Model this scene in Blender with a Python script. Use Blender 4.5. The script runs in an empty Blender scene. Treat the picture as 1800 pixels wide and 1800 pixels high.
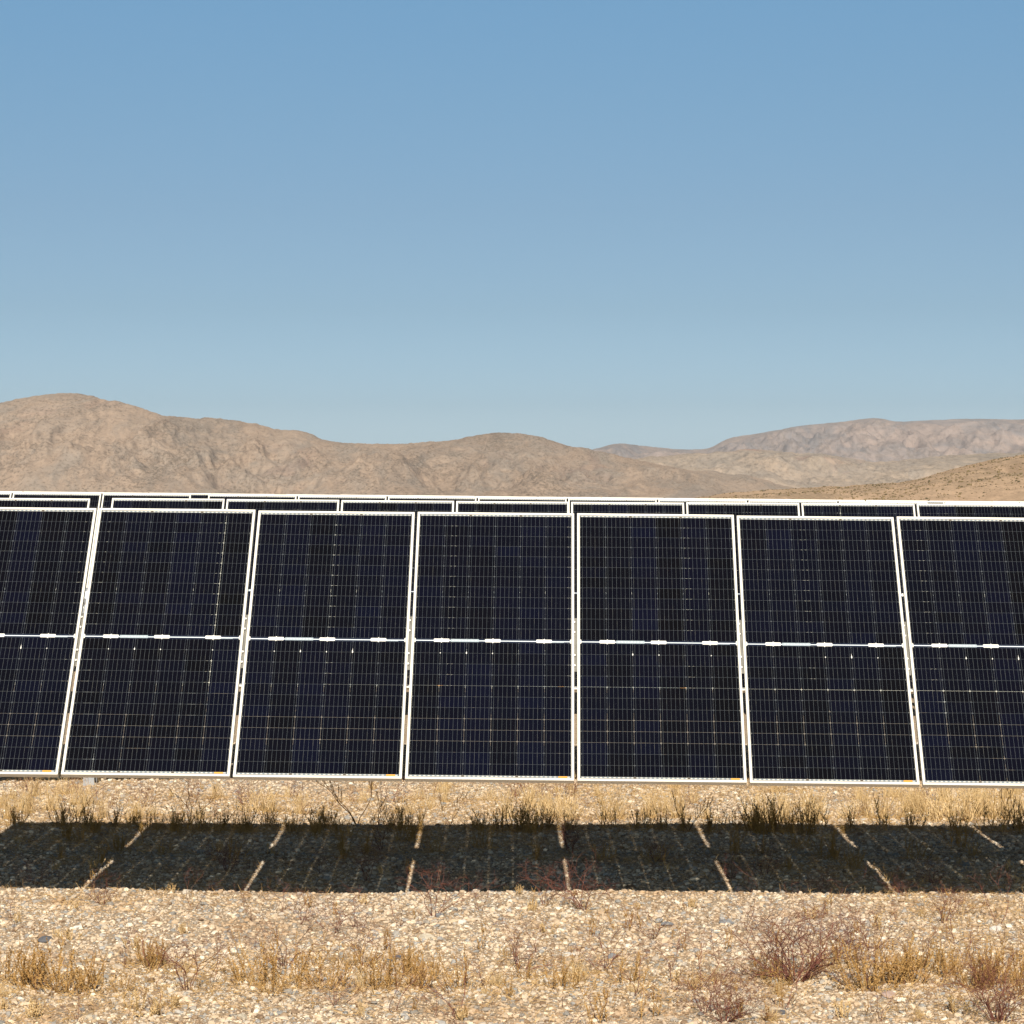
import bpy, math, random
import numpy as np
from mathutils import Vector, Matrix, noise, Euler
R = math.radians
rnd = random.Random(11)
rng = np.random.default_rng(5)
scn = bpy.context.scene
col = scn.collection

# ------------------------------------------------------------------ camera
P = 1.06                      # width of one solar panel plus its gap
F = 4545.0                    # focal length in pixels of the 1800 px photograph
HC = 2.55 * P                 # eye height
YAW = 0.0112
PITCH = math.atan(62 / F)
cam_d = bpy.data.cameras.new('camera'); cam = bpy.data.objects.new('camera', cam_d); col.objects.link(cam)
cam_d.sensor_width = 36; cam_d.lens = F / 1800 * 36
cam_d.clip_start = 0.1; cam_d.clip_end = 40000
cam.location = (0, 0, HC); cam.rotation_euler = (R(90) - PITCH, 0, YAW)
scn.camera = cam
CM = Euler((R(90) - PITCH, 0, YAW)).to_matrix()
def ray(px, py): return (CM @ Vector(((px - 900) / F, -(py - 900) / F, -1))).normalized()
def G(px, py):
    d = ray(px, py); t = -HC / d.z
    for _ in range(4): t = (ground_z(d.x * t, d.y * t) - HC) / d.z
    return Vector((d.x * t, d.y * t, 0))

# ------------------------------------------------------------------ helpers
def tag(o, label=None, cat=None, group=None, kind=None):
    if label: o['label'] = label
    if cat: o['category'] = cat
    if group: o['group'] = group
    if kind: o['kind'] = kind
    return o
def link(name, me, mat=None, parent=None):
    o = bpy.data.objects.new(name, me); col.objects.link(o)
    if mat is not None: me.materials.append(mat)
    if parent is not None: o.parent = parent
    return o
def empty(name, loc=(0, 0, 0), rot=(0, 0, 0)):
    o = bpy.data.objects.new(name, None); col.objects.link(o); o.empty_display_size = .1
    o.location = loc; o.rotation_euler = rot
    return o
def copy_tree(o, parent=None):
    c = o.copy(); col.objects.link(c); c.parent = parent
    for ch in list(o.children): copy_tree(ch, c)
    return c
def fast_mesh(name, V, Fc, attr=None, smooth=False):
    """V (n,3) floats, Fc (m,k) ints, one polygon size"""
    me = bpy.data.meshes.new(name)
    V = np.ascontiguousarray(V, dtype=np.float32); Fc = np.ascontiguousarray(Fc, dtype=np.int32)
    n, k = Fc.shape
    me.vertices.add(len(V)); me.vertices.foreach_set('co', V.ravel())
    me.loops.add(n * k); me.loops.foreach_set('vertex_index', Fc.ravel())
    me.polygons.add(n); me.polygons.foreach_set('loop_start', np.arange(0, n * k, k, dtype=np.int32))
    try: me.polygons.foreach_set('loop_total', np.full(n, k, dtype=np.int32))
    except Exception: pass
    me.update(calc_edges=True)
    if attr is not None:
        a = me.attributes.new('tone', 'FLOAT', 'POINT'); a.data.foreach_set('value', np.ascontiguousarray(attr, dtype=np.float32))
    me.polygons.foreach_set('use_smooth', np.full(n, smooth)); me.update()
    return me
class MB:
    """collects shapes of one mesh"""
    def __init__(s): s.v = []; s.f = []; s.t = []
    def add(s, vs, fs, tone=0.5):
        b = len(s.v); s.v += [tuple(v) for v in vs]; s.f += [tuple(i + b for i in f) for f in fs]; s.t += [tone] * len(vs)
    def box(s, x0, x1, y0, y1, z0, z1, ch=0.0):
        vs = [(x, y, z) for z in (z0, z1) for y in (y0, y1) for x in (x0, x1)]
        s.add(vs, [(0, 2, 3, 1), (4, 5, 7, 6), (0, 1, 5, 4), (2, 6, 7, 3), (0, 4, 6, 2), (1, 3, 7, 5)])
    def tube(s, pts, rads, n=3, tone=0.5, cap=True):
        pts = [Vector(p) for p in pts]; vs = []; fs = []
        for i, p in enumerate(pts):
            d = (pts[min(i + 1, len(pts) - 1)] - pts[max(i - 1, 0)])
            d = d.normalized() if d.length > 1e-9 else Vector((0, 0, 1))
            a = d.orthogonal().normalized() if abs(d.z) > .999 else d.cross(Vector((0, 0, 1))).normalized()
            b = d.cross(a)
            r = rads[i] if isinstance(rads, (list, tuple)) else rads
            for k in range(n):
                w = 2 * math.pi * k / n; vs.append(p + a * (math.cos(w) * r) + b * (math.sin(w) * r))
        for i in range(len(pts) - 1):
            for k in range(n):
                k2 = (k + 1) % n; fs.append((i * n + k, i * n + k2, (i + 1) * n + k2, (i + 1) * n + k))
        if cap:
            fs.append(tuple(range(n))[::-1]); fs.append(tuple((len(pts) - 1) * n + k for k in range(n)))
        s.add(vs, fs, tone)
    def mesh(s, name, smooth=False, bevel=0):
        me = bpy.data.meshes.new(name); me.from_pydata(s.v, [], s.f)
        a = me.attributes.new('tone', 'FLOAT', 'POINT'); a.data.foreach_set('value', s.t)
        if bevel:
            import bmesh
            bm = bmesh.new(); bm.from_mesh(me)
            bmesh.ops.bevel(bm, geom=list(bm.edges), offset=bevel, segments=2, affect='EDGES')
            bm.to_mesh(me); bm.free()
        if smooth: me.polygons.foreach_set('use_smooth', [True] * len(me.polygons))
        me.update(); return me

# ------------------------------------------------------------------ node helper
class T:
    def __init__(s, name):
        s.m = bpy.data.materials.new(name); s.m.use_nodes = True; s.nt = s.m.node_tree; s.nt.nodes.clear()
        s.out = s.nt.nodes.new('ShaderNodeOutputMaterial')
    def put(s, sock, v):
        if isinstance(v, S): v = v.s
        if isinstance(v, bpy.types.NodeSocket): s.nt.links.new(v, sock)
        elif isinstance(v, tuple) and len(v) == 3 and hasattr(sock.default_value, '__len__') and len(sock.default_value) == 4: sock.default_value = (*v, 1)
        else: sock.default_value = v
    def node(s, typ, ins={}, **kw):
        n = s.nt.nodes.new(typ)
        for k, v in kw.items(): setattr(n, k, v)
        for k, v in ins.items(): s.put(n.inputs[k], v)
        return n
    def math(s, op, a, b=0.0, c=0.0): return S(s, s.node('ShaderNodeMath', {0: a, 1: b, 2: c}, operation=op).outputs[0])
    def coord(s, o='Object'): return s.node('ShaderNodeTexCoord').outputs[o]
    def mapping(s, v, sc=(1, 1, 1), loc=(0, 0, 0), rot=(0, 0, 0)): return s.node('ShaderNodeMapping', {0: v, 'Scale': sc, 'Location': loc, 'Rotation': rot}).outputs[0]
    def noise(s, v, scale, det=4, rough=.5, dist=0, o='Fac'):
        return S(s, s.node('ShaderNodeTexNoise', {'Vector': v, 'Scale': scale, 'Detail': det, 'Roughness': rough, 'Distortion': dist}).outputs[o])
    def vor(s, v, scale, o='Distance', feature='F1', rnd=1.0):
        return S(s, s.node('ShaderNodeTexVoronoi', {'Vector': v, 'Scale': scale, 'Randomness': rnd}, feature=feature).outputs[o])
    def mix(s, f, a, b, bt='MIX'):
        n = s.node('ShaderNodeMix', data_type='RGBA', blend_type=bt)
        s.put(n.inputs[0], f); s.put(n.inputs[6], a); s.put(n.inputs[7], b); return S(s, n.outputs[2])
    def ramp(s, f, stops, interp='LINEAR'):
        n = s.node('ShaderNodeValToRGB', {0: f}); n.color_ramp.interpolation = interp
        e = n.color_ramp.elements
        while len(e) < len(stops): e.new(.5)
        for el, (p, c) in zip(e, stops):
            el.position = p; el.color = (*c, 1) if isinstance(c, tuple) else (c, c, c, 1)
        return S(s, n.outputs[0])
    def bsdf(s, color, rough=.8, spec=.5, metal=0, bump=None, bd=.01, bs=1.0, **kw):
        b = s.node('ShaderNodeBsdfPrincipled', {'Base Color': color, 'Roughness': rough, 'Specular IOR Level': spec, 'Metallic': metal})
        for k, v in kw.items(): s.put(b.inputs[k.replace('_', ' ')], v)
        if bump is not None:
            bn = s.node('ShaderNodeBump', {'Strength': bs, 'Distance': bd, 'Height': bump}); s.nt.links.new(bn.outputs[0], b.inputs['Normal'])
        return b.outputs[0]
    def done(s, sh): s.nt.links.new(sh, s.out.inputs[0]); return s.m
class S:
    def __init__(s, t, sock): s.t = t; s.s = sock
    def __add__(s, o): return s.t.math('ADD', s, o)
    def __sub__(s, o): return s.t.math('SUBTRACT', s, o)
    def __mul__(s, o): return s.t.math('MULTIPLY', s, o)
    def __truediv__(s, o): return s.t.math('DIVIDE', s, o)
    def lt(s, o): return s.t.math('LESS_THAN', s, o)
    def gt(s, o): return s.t.math('GREATER_THAN', s, o)
    def abs(s): return s.t.math('ABSOLUTE', s)
    def floor(s): return s.t.math('FLOOR', s)
    def fract(s): return s.t.math('FRACT', s)
    def max(s, o): return s.t.math('MAXIMUM', s, o)
    def min(s, o): return s.t.math('MINIMUM', s, o)

# ------------------------------------------------------------------ light
SUNV = Vector((0.038, -1.16, 1.0)).normalized()
w = bpy.data.worlds.new('World'); scn.world = w; w.use_nodes = True
nt = w.node_tree; bg = nt.nodes['Background']
sky = nt.nodes.new('ShaderNodeTexSky'); sky.sky_type = 'NISHITA'; sky.sun_disc = False
sky.sun_elevation = math.asin(SUNV.z); sky.sun_rotation = math.atan2(SUNV.x, SUNV.y)
sky.altitude = 1500; sky.air_density = 0.6; sky.dust_density = 3.0; sky.ozone_density = 2.0
# gentle grading of the sky by elevation, towards the pale clear desert air
tc = nt.nodes.new('ShaderNodeTexCoord'); sz_ = nt.nodes.new('ShaderNodeSeparateXYZ'); nt.links.new(tc.outputs['Generated'], sz_.inputs[0])
mr = nt.nodes.new('ShaderNodeMath'); mr.operation = 'MULTIPLY'; mr.inputs[1].default_value = 2.0; nt.links.new(sz_.outputs[2], mr.inputs[0])
cr = nt.nodes.new('ShaderNodeValToRGB'); nt.links.new(mr.outputs[0], cr.inputs[0]); el = cr.color_ramp.elements
SK = [(.0, (.137, .148, .147)), (.018, (.112, .120, .118)), (.028, (.0945, .1030, .1010)), (.0645, (.0865, .0930, .0855)), (.103, (.0905, .0985, .0885)), (.1404, (.0945, .1105, .0985)), (.18, (.0985, .1240, .1115)), (.30, (.090, .110, .100)), (.40, (.066, .078, .069)), (.5, (.056, .064, .056))]
while len(el) < len(SK): el.new(.5)
for e_, (p_, c_) in zip(el, SK): e_.position = p_ * 2; e_.color = (c_[0] / .15, c_[1] / .15, c_[2] / .15, 1)
cb = nt.nodes.new('ShaderNodeMix'); cb.data_type = 'RGBA'; cb.blend_type = 'MULTIPLY'; cb.inputs[0].default_value = 1; cb.clamp_result = False
nt.links.new(sky.outputs[0], cb.inputs[6]); nt.links.new(cr.outputs[0], cb.inputs[7]); nt.links.new(cb.outputs[2], bg.inputs[0])
bg.inputs[1].default_value = 0.15 / 2 ** .38
sd = bpy.data.lights.new('sun', 'SUN'); so = bpy.data.objects.new('sun', sd); col.objects.link(so)
sd.energy = 5.0; sd.angle = R(.53); sd.color = (1.0, .935, .83)
so.rotation_euler = (-SUNV).to_track_quat('-Z', 'Y').to_euler(); so.location = SUNV * 50
scn.view_settings.view_transform = 'Standard'; scn.view_settings.look = 'None'
scn.view_settings.gamma = 1; scn.view_settings.exposure = 0.38

# ------------------------------------------------------------------ materials
def m_ground():
    t = T('gravel_ground'); c = t.coord()
    cell = t.vor(c, 38, 'Color'); d = t.vor(c, 38); d2 = t.vor(c, 90)
    sep = t.node('ShaderNodeSeparateColor', {0: cell}).outputs
    tone = t.ramp(S(t, sep[0]), [(0, (.18, .125, .08)), (.3, (.40, .29, .185)), (.6, (.52, .39, .26)), (.8, (.27, .24, .20)), (1, (.62, .50, .35))])
    big = t.noise(c, .7, 4); fine = t.noise(c, 160, 3)
    soil = t.mix(fine, (.25, .175, .11), (.50, .37, .245))
    colr = t.mix(t.ramp(big, [(.4, 0.25), (.62, .75)]), soil, tone)
    b = (d * -1.0) * .6 + d2 * -.3 + fine * .3
    return t.done(t.bsdf(colr, .95, .2, bump=b, bd=.02, bs=.8))
def m_stone():
    t = T('gravel_stone'); a = S(t, t.node('ShaderNodeAttribute', attribute_name='tone').outputs['Fac']); c = t.coord()
    tone = t.ramp(a, [(0, (.22, .145, .09)), (.12, (.42, .295, .185)), (.25, (.58, .44, .295)), (.50, (.69, .54, .38)), (.68, (.52, .445, .355)),
                      (.77, (.27, .26, .24)), (.85, (.43, .405, .37)), (.90, (.76, .63, .46)), (1, (.88, .78, .62))])
    n = t.noise(c, 70, 3, .6)
    pt = t.noise(t.mapping(c, (1, 1.6, 1)), .75, 4, .6)
    tone = t.mix(t.ramp(pt, [(.52, 0.0), (.68, .7)]), tone, (.72, .58, .44), 'MULTIPLY')
    colr = t.mix(.55, tone, t.ramp(n, [(.3, .62), (.7, 1.0)]), 'MULTIPLY')
    return t.done(t.bsdf(colr, .9, .25, bump=n, bd=.004, bs=.6))
def m_plant(name, c0, c1, trans=0):
    t = T(name); a = S(t, t.node('ShaderNodeAttribute', attribute_name='tone').outputs['Fac'])
    r = S(t, t.node('ShaderNodeObjectInfo').outputs['Random'])
    colr = t.mix((a * .75 + r * .25), c0, c1)
    return t.done(t.bsdf(colr, .8, .2))
def m_simple(name, c, rough=.5, metal=0, spec=.5, var=.12, sc=8, bump=0):
    t = T(name); co = t.coord(); n = t.noise(co, sc, 4)
    colr = t.mix(n, tuple(x * (1 - var) for x in c), tuple(min(1, x * (1 + var)) for x in c))
    return t.done(t.bsdf(colr, rough, spec, metal, bump=n if bump else None, bd=bump))
M = dict(ground=m_ground(), stone=m_stone(),
         gold=m_plant('dry_gold_weed', (.24, .12, .032), (.60, .375, .14)),
         straw=m_plant('pale_straw', (.42, .27, .11), (.78, .58, .31)),
         red=m_plant('red_brown_twig', (.09, .032, .024), (.235, .09, .058)),
         dark=m_plant('dark_dry_stem', (.05, .028, .013), (.16, .09, .035)),
         olive=m_plant('olive_dry_weed', (.27, .155, .045), (.60, .38, .13)),
         frame=m_simple('silver_frame', (.78, .735, .645), .5, 0, .5, .03, 3),
         plain_white=m_simple('white_cover_and_glint', (.80, .77, .70), .5),
         grey=m_simple('grey_label', (.36, .42, .45), .5, var=.3, sc=120),
         orange=m_simple('orange_sticker', (.80, .36, .03), .6, var=.25, sc=160),
         rail=m_simple('weathered_rail', (.20, .19, .165), .7, .2, .3, .5, 20),
         steel=m_simple('galvanised_steel', (.50, .52, .54), .5, .6, .5, .2, 14))
def m_cells():
    t = T('solar_cells'); sx = t.node('ShaderNodeSeparateXYZ', {0: t.coord()}).outputs
    x = S(t, sx[0]); y = S(t, sx[1]); rr = S(t, t.node('ShaderNodeObjectInfo').outputs['Random'])
    CW, CH, YM = .1665, .0835, 1.047
    u = (x + .4995) / CW; ui = u.floor(); uf = u.fract()
    yy = (y - YM); ay = yy.abs(); v = (ay - .014) / CH; vi = v.floor(); vf = v.fract()
    side = yy.gt(0)
    inx = x.abs().lt(.4995); iny = v.gt(0) * v.lt(12)
    ex = (uf - .5).abs() * -1.0 + .5; ey = (vf - .5).abs() * -1.0 + .5     # distance to the cell edge, in cells
    gx = (ex * CW).lt(.0009); gy = (ey * CH).lt(.0008)
    dia = (ex * CW + ey * CH).lt(.0072)
    gap = gx.max(gy).max(dia)
    incell = inx * iny
    seam = gap * incell
    bus = ((u * 6.0).fract() - .5).abs().lt(.5 * .0012 * 6 / CW)
    # each cell its own shade
    idv = t.node('ShaderNodeCombineXYZ', {0: ui * 1.0 + rr * 57.0, 1: vi + side * 31.0, 2: rr * 13.0}).outputs[0]
    wn = S(t, t.node('ShaderNodeTexWhiteNoise', {'Vector': idv}).outputs['Value'])
    colid = t.node('ShaderNodeCombineXYZ', {0: ui * 1.0 + rr * 91.0, 1: side, 2: rr * 7.0}).outputs[0]
    wc = S(t, t.node('ShaderNodeTexWhiteNoise', {'Vector': colid}).outputs['Value'])
    cellc = t.ramp(wn * .45 + wc * .55, [(0, (.0024, .0023, .0032)), (.35, (.0024, .0025, .0052)), (.75, (.0025, .0029, .0078)), (1, (.0028, .0035, .0110))])
    busn = t.noise(t.mapping(t.coord(), (260, 14, 1)), 1.0, 2)
    busc = t.ramp(busn, [(.3, (.055, .068, .082)), (.55, (.09, .103, .11)), (.75, (.15, .15, .13))])
    c = t.mix(bus * incell, cellc, busc)
    # clear edge strips at the top and bottom, with their silver ribbons
    edge = v.gt(12)
    ribb = (v - 12.0).gt(.03) * (v - 12.0).lt(.11) * inx
    brk = ((x.abs() - .1665).abs()).lt(.009)
    dash = ((u * 6.0).fract() - .5).abs().lt(.26)
    rc = t.mix(dash, (.22, .26, .29), (.56, .56, .52))
    rc = t.mix(brk, rc, (.10, .075, .05))
    c = t.mix(edge, c, (.17, .165, .15)); c = t.mix(edge * ribb, c, rc)
    # middle strip with its ribbon
    mid = v.lt(0)
    mc = t.mix(ay.lt(.0041), (.010, .014, .030), (.40, .46, .52)); mc = t.mix(ay.lt(.0013), mc, (.85, .84, .8))
    c = t.mix(mid, c, mc)
    margin = x.abs().gt(.4995)
    c = t.mix(margin, c, (.035, .035, .035))
    # dust
    dn = t.noise(t.coord(), 3.0, 5, .6)
    c = t.mix(dn * .0045, c, (.5, .4, .3))
    b = t.bsdf(c, .06, .13, 0)
    tr0 = t.node('ShaderNodeBsdfTransparent', {0: (.74, .75, .72)}).outputs[0]
    enc = t.node('ShaderNodeBsdfDiffuse', {0: (.42, .45, .50)}).outputs[0]
    ms = t.node('ShaderNodeMixShader'); t.put(ms.inputs[0], .10); t.nt.links.new(tr0, ms.inputs[1]); t.nt.links.new(enc, ms.inputs[2]); tr = ms.outputs[0]
    mx = t.node('ShaderNodeMixShader'); t.put(mx.inputs[0], seam); t.nt.links.new(b, mx.inputs[1]); t.nt.links.new(tr, mx.inputs[2])
    return t.done(mx.outputs[0])
M['cells'] = m_cells()

# ------------------------------------------------------------------ ground
def lump(x, y): return .035 * noise.noise((x * .35, y * .35, 3)) + .014 * noise.noise((x * 1.3, y * 1.3, 8))
def edge_axis(a0, a1, step, far, n):
    mid = list(np.arange(a0, a1 + step / 2, step)); g = [(far) ** (i / n) for i in range(1, n + 1)]
    return g, mid
gx = sorted([-7 - k for k in np.geomspace(.3, 9000, 34)]) + list(np.arange(-7, 7.01, .12)) + [7 + k for k in np.geomspace(.3, 9000, 34)]
gy = sorted([11 - k for k in np.geomspace(.3, 300, 20)]) + list(np.arange(11, 30.01, .12)) + [30 + k for k in np.geomspace(.3, 10500, 40)]
GX, GY = np.meshgrid(gx, gy)
nx, ny = len(gx), len(gy)
Z = np.zeros_like(GX)
for j in range(ny):
    for i in range(nx):
        X_, Y_ = GX[j, i], GY[j, i]
        if abs(X_) < 9 and 9 < Y_ < 32: Z[j, i] = lump(X_, Y_) * min(1, (9 - abs(X_)) / 2) * min(1, (Y_ - 9) / 2) * min(1, (32 - Y_) / 2)
def dip(y): return -.02 * max(0.0, min(4.0, y - 20.0))
def ground_z(x, y): return dip(y) + lump(x, y) * max(0, min(1, (9 - abs(x)) / 2)) * max(0, min(1, (y - 9) / 2)) * max(0, min(1, (32 - y) / 2))
idx = np.arange(nx * ny).reshape(ny, nx)
fc = np.stack([idx[:-1, :-1], idx[:-1, 1:], idx[1:, 1:], idx[1:, :-1]], -1).reshape(-1, 4)
Z -= np.clip((GY - 45) * .0078, 0, 31) + np.clip(GY - 20, 0, 4) * .02
gnd = link('ground', fast_mesh('ground', np.stack([GX, GY, Z], -1).reshape(-1, 3), fc, smooth=True), M['ground'])
tag(gnd, kind='structure')

# gravel: angular stones, uncountable
ico_v = []
ph = (1 + 5 ** .5) / 2
for a, b in ((-1, ph), (1, ph), (-1, -ph), (1, -ph)): ico_v.append((a, b, 0))
for a, b in ((-1, ph), (1, ph), (-1, -ph), (1, -ph)): ico_v.append((0, a, b))
for a, b in ((ph, -1), (ph, 1), (-ph, -1), (-ph, 1)): ico_v.append((a, 0, b))
ico_v = np.array(ico_v) / np.sqrt(1 + ph * ph)
ico_f = np.array([(0, 11, 5), (0, 5, 1), (0, 1, 7), (0, 7, 10), (0, 10, 11), (1, 5, 9), (5, 11, 4), (11, 10, 2), (10, 7, 6), (7, 1, 8),
                  (3, 9, 4), (3, 4, 2), (3, 2, 6), (3, 6, 8), (3, 8, 9), (4, 9, 5), (2, 4, 11), (6, 2, 10), (8, 6, 7), (9, 8, 1)])
NST = 380000
yy = 11.3 + (27 - 11.3) * rng.random(NST) ** 1.15
xx = (rng.random(NST) * 2 - 1) * (yy * .215 + .6)
side = rng.random(NST) < .22          # a thinner spread carries on past both edges of the view
xx = np.where(side, np.sign(xx) * (yy * .215 + .6 + rng.random(NST) ** 1.6 * 3.2), xx)
sz = .0031 + .0051 * rng.random(NST) ** 1.7 + .016 * rng.random(NST) ** 10 + (rng.random(NST) < .010) * .009
V = ico_v[None] * (1 + .42 * (rng.random((NST, 12, 3)) - .5))
V = V * sz[:, None, None] * np.stack([.85 + .6 * rng.random(NST), .75 + .5 * rng.random(NST), .48 + .45 * rng.random(NST)], -1)[:, None, :]
an = rng.random(NST) * 6.283; tl = (rng.random(NST) - .5) * .9
ca, sa, ct, st = np.cos(an), np.sin(an), np.cos(tl), np.sin(tl)
X1 = V[..., 0] * ct[:, None] + V[..., 2] * st[:, None]; Z1 = -V[..., 0] * st[:, None] + V[..., 2] * ct[:, None]
X2 = X1 * ca[:, None] - V[..., 1] * sa[:, None]; Y2 = X1 * sa[:, None] + V[..., 1] * ca[:, None]
gz = np.array([ground_z(a, b) for a, b in zip(xx, yy)])
V = np.stack([X2 + xx[:, None], Y2 + yy[:, None], Z1 + (gz + sz * .25)[:, None]], -1).reshape(-1, 3)
Fc = (ico_f[None] + (np.arange(NST) * 12)[:, None, None]).reshape(-1, 3)
tone = np.repeat(rng.random(NST), 12)
grv = link('gravel', fast_mesh('gravel', V, Fc, tone), M['stone'])
tag(grv, 'loose cream and grey gravel covering the desert ground', 'gravel', kind='stuff')
del V, Fc

# ------------------------------------------------------------------ hills
def lerp(pts, x):
    return float(np.interp(x, [p[0] for p in pts], [p[1] for p in pts]))
def smoothprof(pts, xs, k=5):
    v = np.array([lerp(pts, x) for x in xs]); v = np.convolve(np.pad(v, k, mode='edge'), np.ones(2 * k + 1) / (2 * k + 1), 'valid'); return v
def hills(name, prof, D0, Dc, D1, mat, px0, px1, step, rows, sh, amps, seed, rough_crest=.6, foot=-1.5, backrows=14, hs_=90):
    xs = np.arange(px0, px1 + step, step); cy = smoothprof(prof, xs, 4)
    ts = list(np.linspace(0, 1, rows)) + [1 + k / backrows for k in range(1, backrows + 1)]
    V = np.zeros((len(ts), len(xs), 3))
    for i, px in enumerate(xs):
        d = ray(px, 838); az = math.atan2(d.x, d.y); sa, ca = math.sin(az), math.cos(az)
        Hh = (838 - cy[i]) / F * Dc + HC
        Hh += rough_crest * Dc / F * 4 * noise.fractal((px * .03, seed, 0), .6, 2.1, 5)
        for j, t in enumerate(ts):
            if t <= 1:
                D = D0 + (Dc - D0) * t; s_ = t ** sh
            else:
                D = Dc + (D1 - Dc) * (t - 1); s_ = 1 - (t - 1) ** 1.5
            X_, Y_ = D * sa, D * ca
            env = min(1, t * 3) * (max(.03, min(1, (1 - t) * 2.4)) if t <= 1 else .3) * max(.12, min(1, (Hh - foot) / hs_))
            n_ = 0
            for (a, lx, ly, kind) in amps:
                q = (X_ / lx + seed + .35 * noise.noise((X_ / lx * .7, Y_ / ly * .7, seed + 9)), Y_ / ly + .4 * noise.noise((X_ / lx, Y_ / ly, seed)), seed * .37)
                if kind == 'r': n_ += a * (noise.ridged_multi_fractal(q, .9, 2.1, 5, 1.0, 2.0) - 1.1)
                else: n_ += a * noise.fractal(q, .8, 2.1, 5)
            z_ = foot + (Hh - foot) * s_ + n_ * env
            if t < 1: z_ = min(z_, HC + (Hh - HC) / Dc * D - (1 - t) * .10 * abs(Hh - foot) * (1.0 - .5 * abs(noise.noise((X_ / 40, Y_ / 90, seed)))))
            if t > 1: z_ = min(z_, Hh - (t - 1) * 25)
            V[j, i] = (X_, Y_, z_)
    n1, n2 = len(ts), len(xs)
    id_ = np.arange(n1 * n2).reshape(n1, n2)
    f_ = np.stack([id_[:-1, :-1], id_[:-1, 1:], id_[1:, 1:], id_[1:, :-1]], -1).reshape(-1, 4)
    o = link(name, fast_mesh(name, V.reshape(-1, 3), f_, smooth=True), mat)
    tag(o, kind='structure'); return o, V
def m_hill(name, L, cols, speck, bumpd, tint=(.25, .13, .10), tm=.5, alb=.66):
    t = T(name); c = t.coord(); c0 = c; c = t.mapping(c, (1, .3, 1.15)); wrp = t.node('ShaderNodeTexNoise', {'Vector': c, 'Scale': 1 / L * 1.5, 'Detail': 4.0}).outputs['Color']
    mv = t.node('ShaderNodeVectorMath', {0: wrp, 1: (L * .9, L * .9, L * .6)}, operation='MULTIPLY').outputs[0]
    cw = t.node('ShaderNodeVectorMath', {0: c, 1: mv}, operation='ADD').outputs[0]
    n1 = t.noise(cw, 1 / L, 9, .62); n2 = t.noise(t.mapping(cw, (1, .35, 1.6)), 5 / L, 8, .65); n3 = t.noise(cw, 22 / L, 6, .7)
    base = t.ramp(n1, [(.32, cols[0]), (.48, cols[1]), (.58, cols[2]), (.7, cols[3])])
    base = t.mix(t.ramp(n2, [(.42, 0.0), (.60, .75)]), base, cols[4])
    red = t.ramp(t.noise(cw, 2.2 / L, 6, .6), [(.56, 0.0), (.70, tm)])
    base = t.mix(red, base, tint)
    base = t.mix(t.ramp(n3, [(.30, .30), (.52, 0.0)]), base, tuple(x * .5 for x in cols[0]))
    if speck:
        g1 = t.noise(t.mapping(c0, (1, .5, 1.2)), speck[0], 5, .75); patch = t.noise(cw, 3.0 / L, 5, .6)
        clump = t.ramp(g1 + (patch - .5) * .35, [(.49, 0.0), (.63, speck[1])])
        base = t.mix(clump, base, (.15, .12, .085))
        lite = t.ramp(t.noise(t.mapping(cw, (1, .6, 1.3)), 11 / L, 7, .7), [(.52, 0.0), (.66, .6)])
        base = t.mix(lite, base, tuple(min(1, x * 1.12) for x in cols[2]))
    base = t.mix(1.0, base, (alb * 1.02, alb * .955, alb * .93), 'MULTIPLY')
    return t.done(t.bsdf(base, 1.0, .0, bump=n2 * .5 + n3 * .5 + n1, bd=bumpd, bs=1.0))
main_prof = [(-900, 790), (-500, 760), (-250, 735), (0, 711), (50, 700), (90, 695), (135, 693), (170, 700), (225, 710), (290, 732), (340, 736), (380, 736), (440, 744), (490, 756), (535, 758),
             (560, 771), (600, 779), (660, 781), (740, 778), (790, 775), (830, 767), (870, 761), (920, 761), (950, 768), (1000, 783), (1050, 792),
             (1100, 803), (1150, 815), (1230, 828), (1300, 833), (1345, 842), (1370, 852), (1420, 862), (1500, 880), (1600, 905)]
far_prof = [(-400, 800), (500, 850), (900, 815), (1045, 790), (1085, 778), (1140, 785), (1200, 791), (1245, 790), (1280, 770), (1330, 763), (1400, 750), (1480, 743), (1530, 737), (1545, 736), (1572, 743),
            (1640, 740), (1690, 738), (1740, 740), (1800, 739), (2000, 745), (2400, 760)]
mid_prof = [(900, 850), (1080, 815), (1130, 805), (1200, 799), (1240, 797), (1300, 791), (1345, 790), (1400, 797), (1440, 797), (1480, 804), (1540, 812), (1600, 808), (1680, 800), (1800, 796), (2000, 790), (2400, 800)]
near_prof = [(1120, 893), (1270, 867), (1400, 858), (1500, 853), (1590, 847), (1640, 835), (1680, 823), (1730, 811), (1800, 800), (1900, 790), (2100, 775), (2500, 780)]
mh = m_hill('rocky_slope', 300, [(.30, .245, .19), (.385, .30, .225), (.43, .335, .25), (.355, .295, .235), (.315, .28, .235)], (1 / 4., .8), 6.0, (.31, .19, .15), .5, .80)
mm = m_hill('foothill_slope', 420, [(.33, .28, .21), (.42, .345, .26), (.48, .385, .285), (.39, .33, .265), (.34, .30, .25)], (1 / 9., .6), 10.0, (.44, .22, .17), .5, .82)
mf = m_hill('far_slope', 900, [(.25, .215, .195), (.335, .275, .235), (.39, .31, .26), (.31, .265, .24), (.215, .215, .225)], (1 / 16., .5), 24.0, (.22, .20, .20), .5, .86)
mn = m_hill('sandy_slope', 70, [(.42, .31, .21), (.51, .375, .255), (.57, .42, .285), (.45, .34, .23), (.36, .28, .19)], (1 / .9, .4), .8, (.30, .22, .14), .35, .80)
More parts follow.
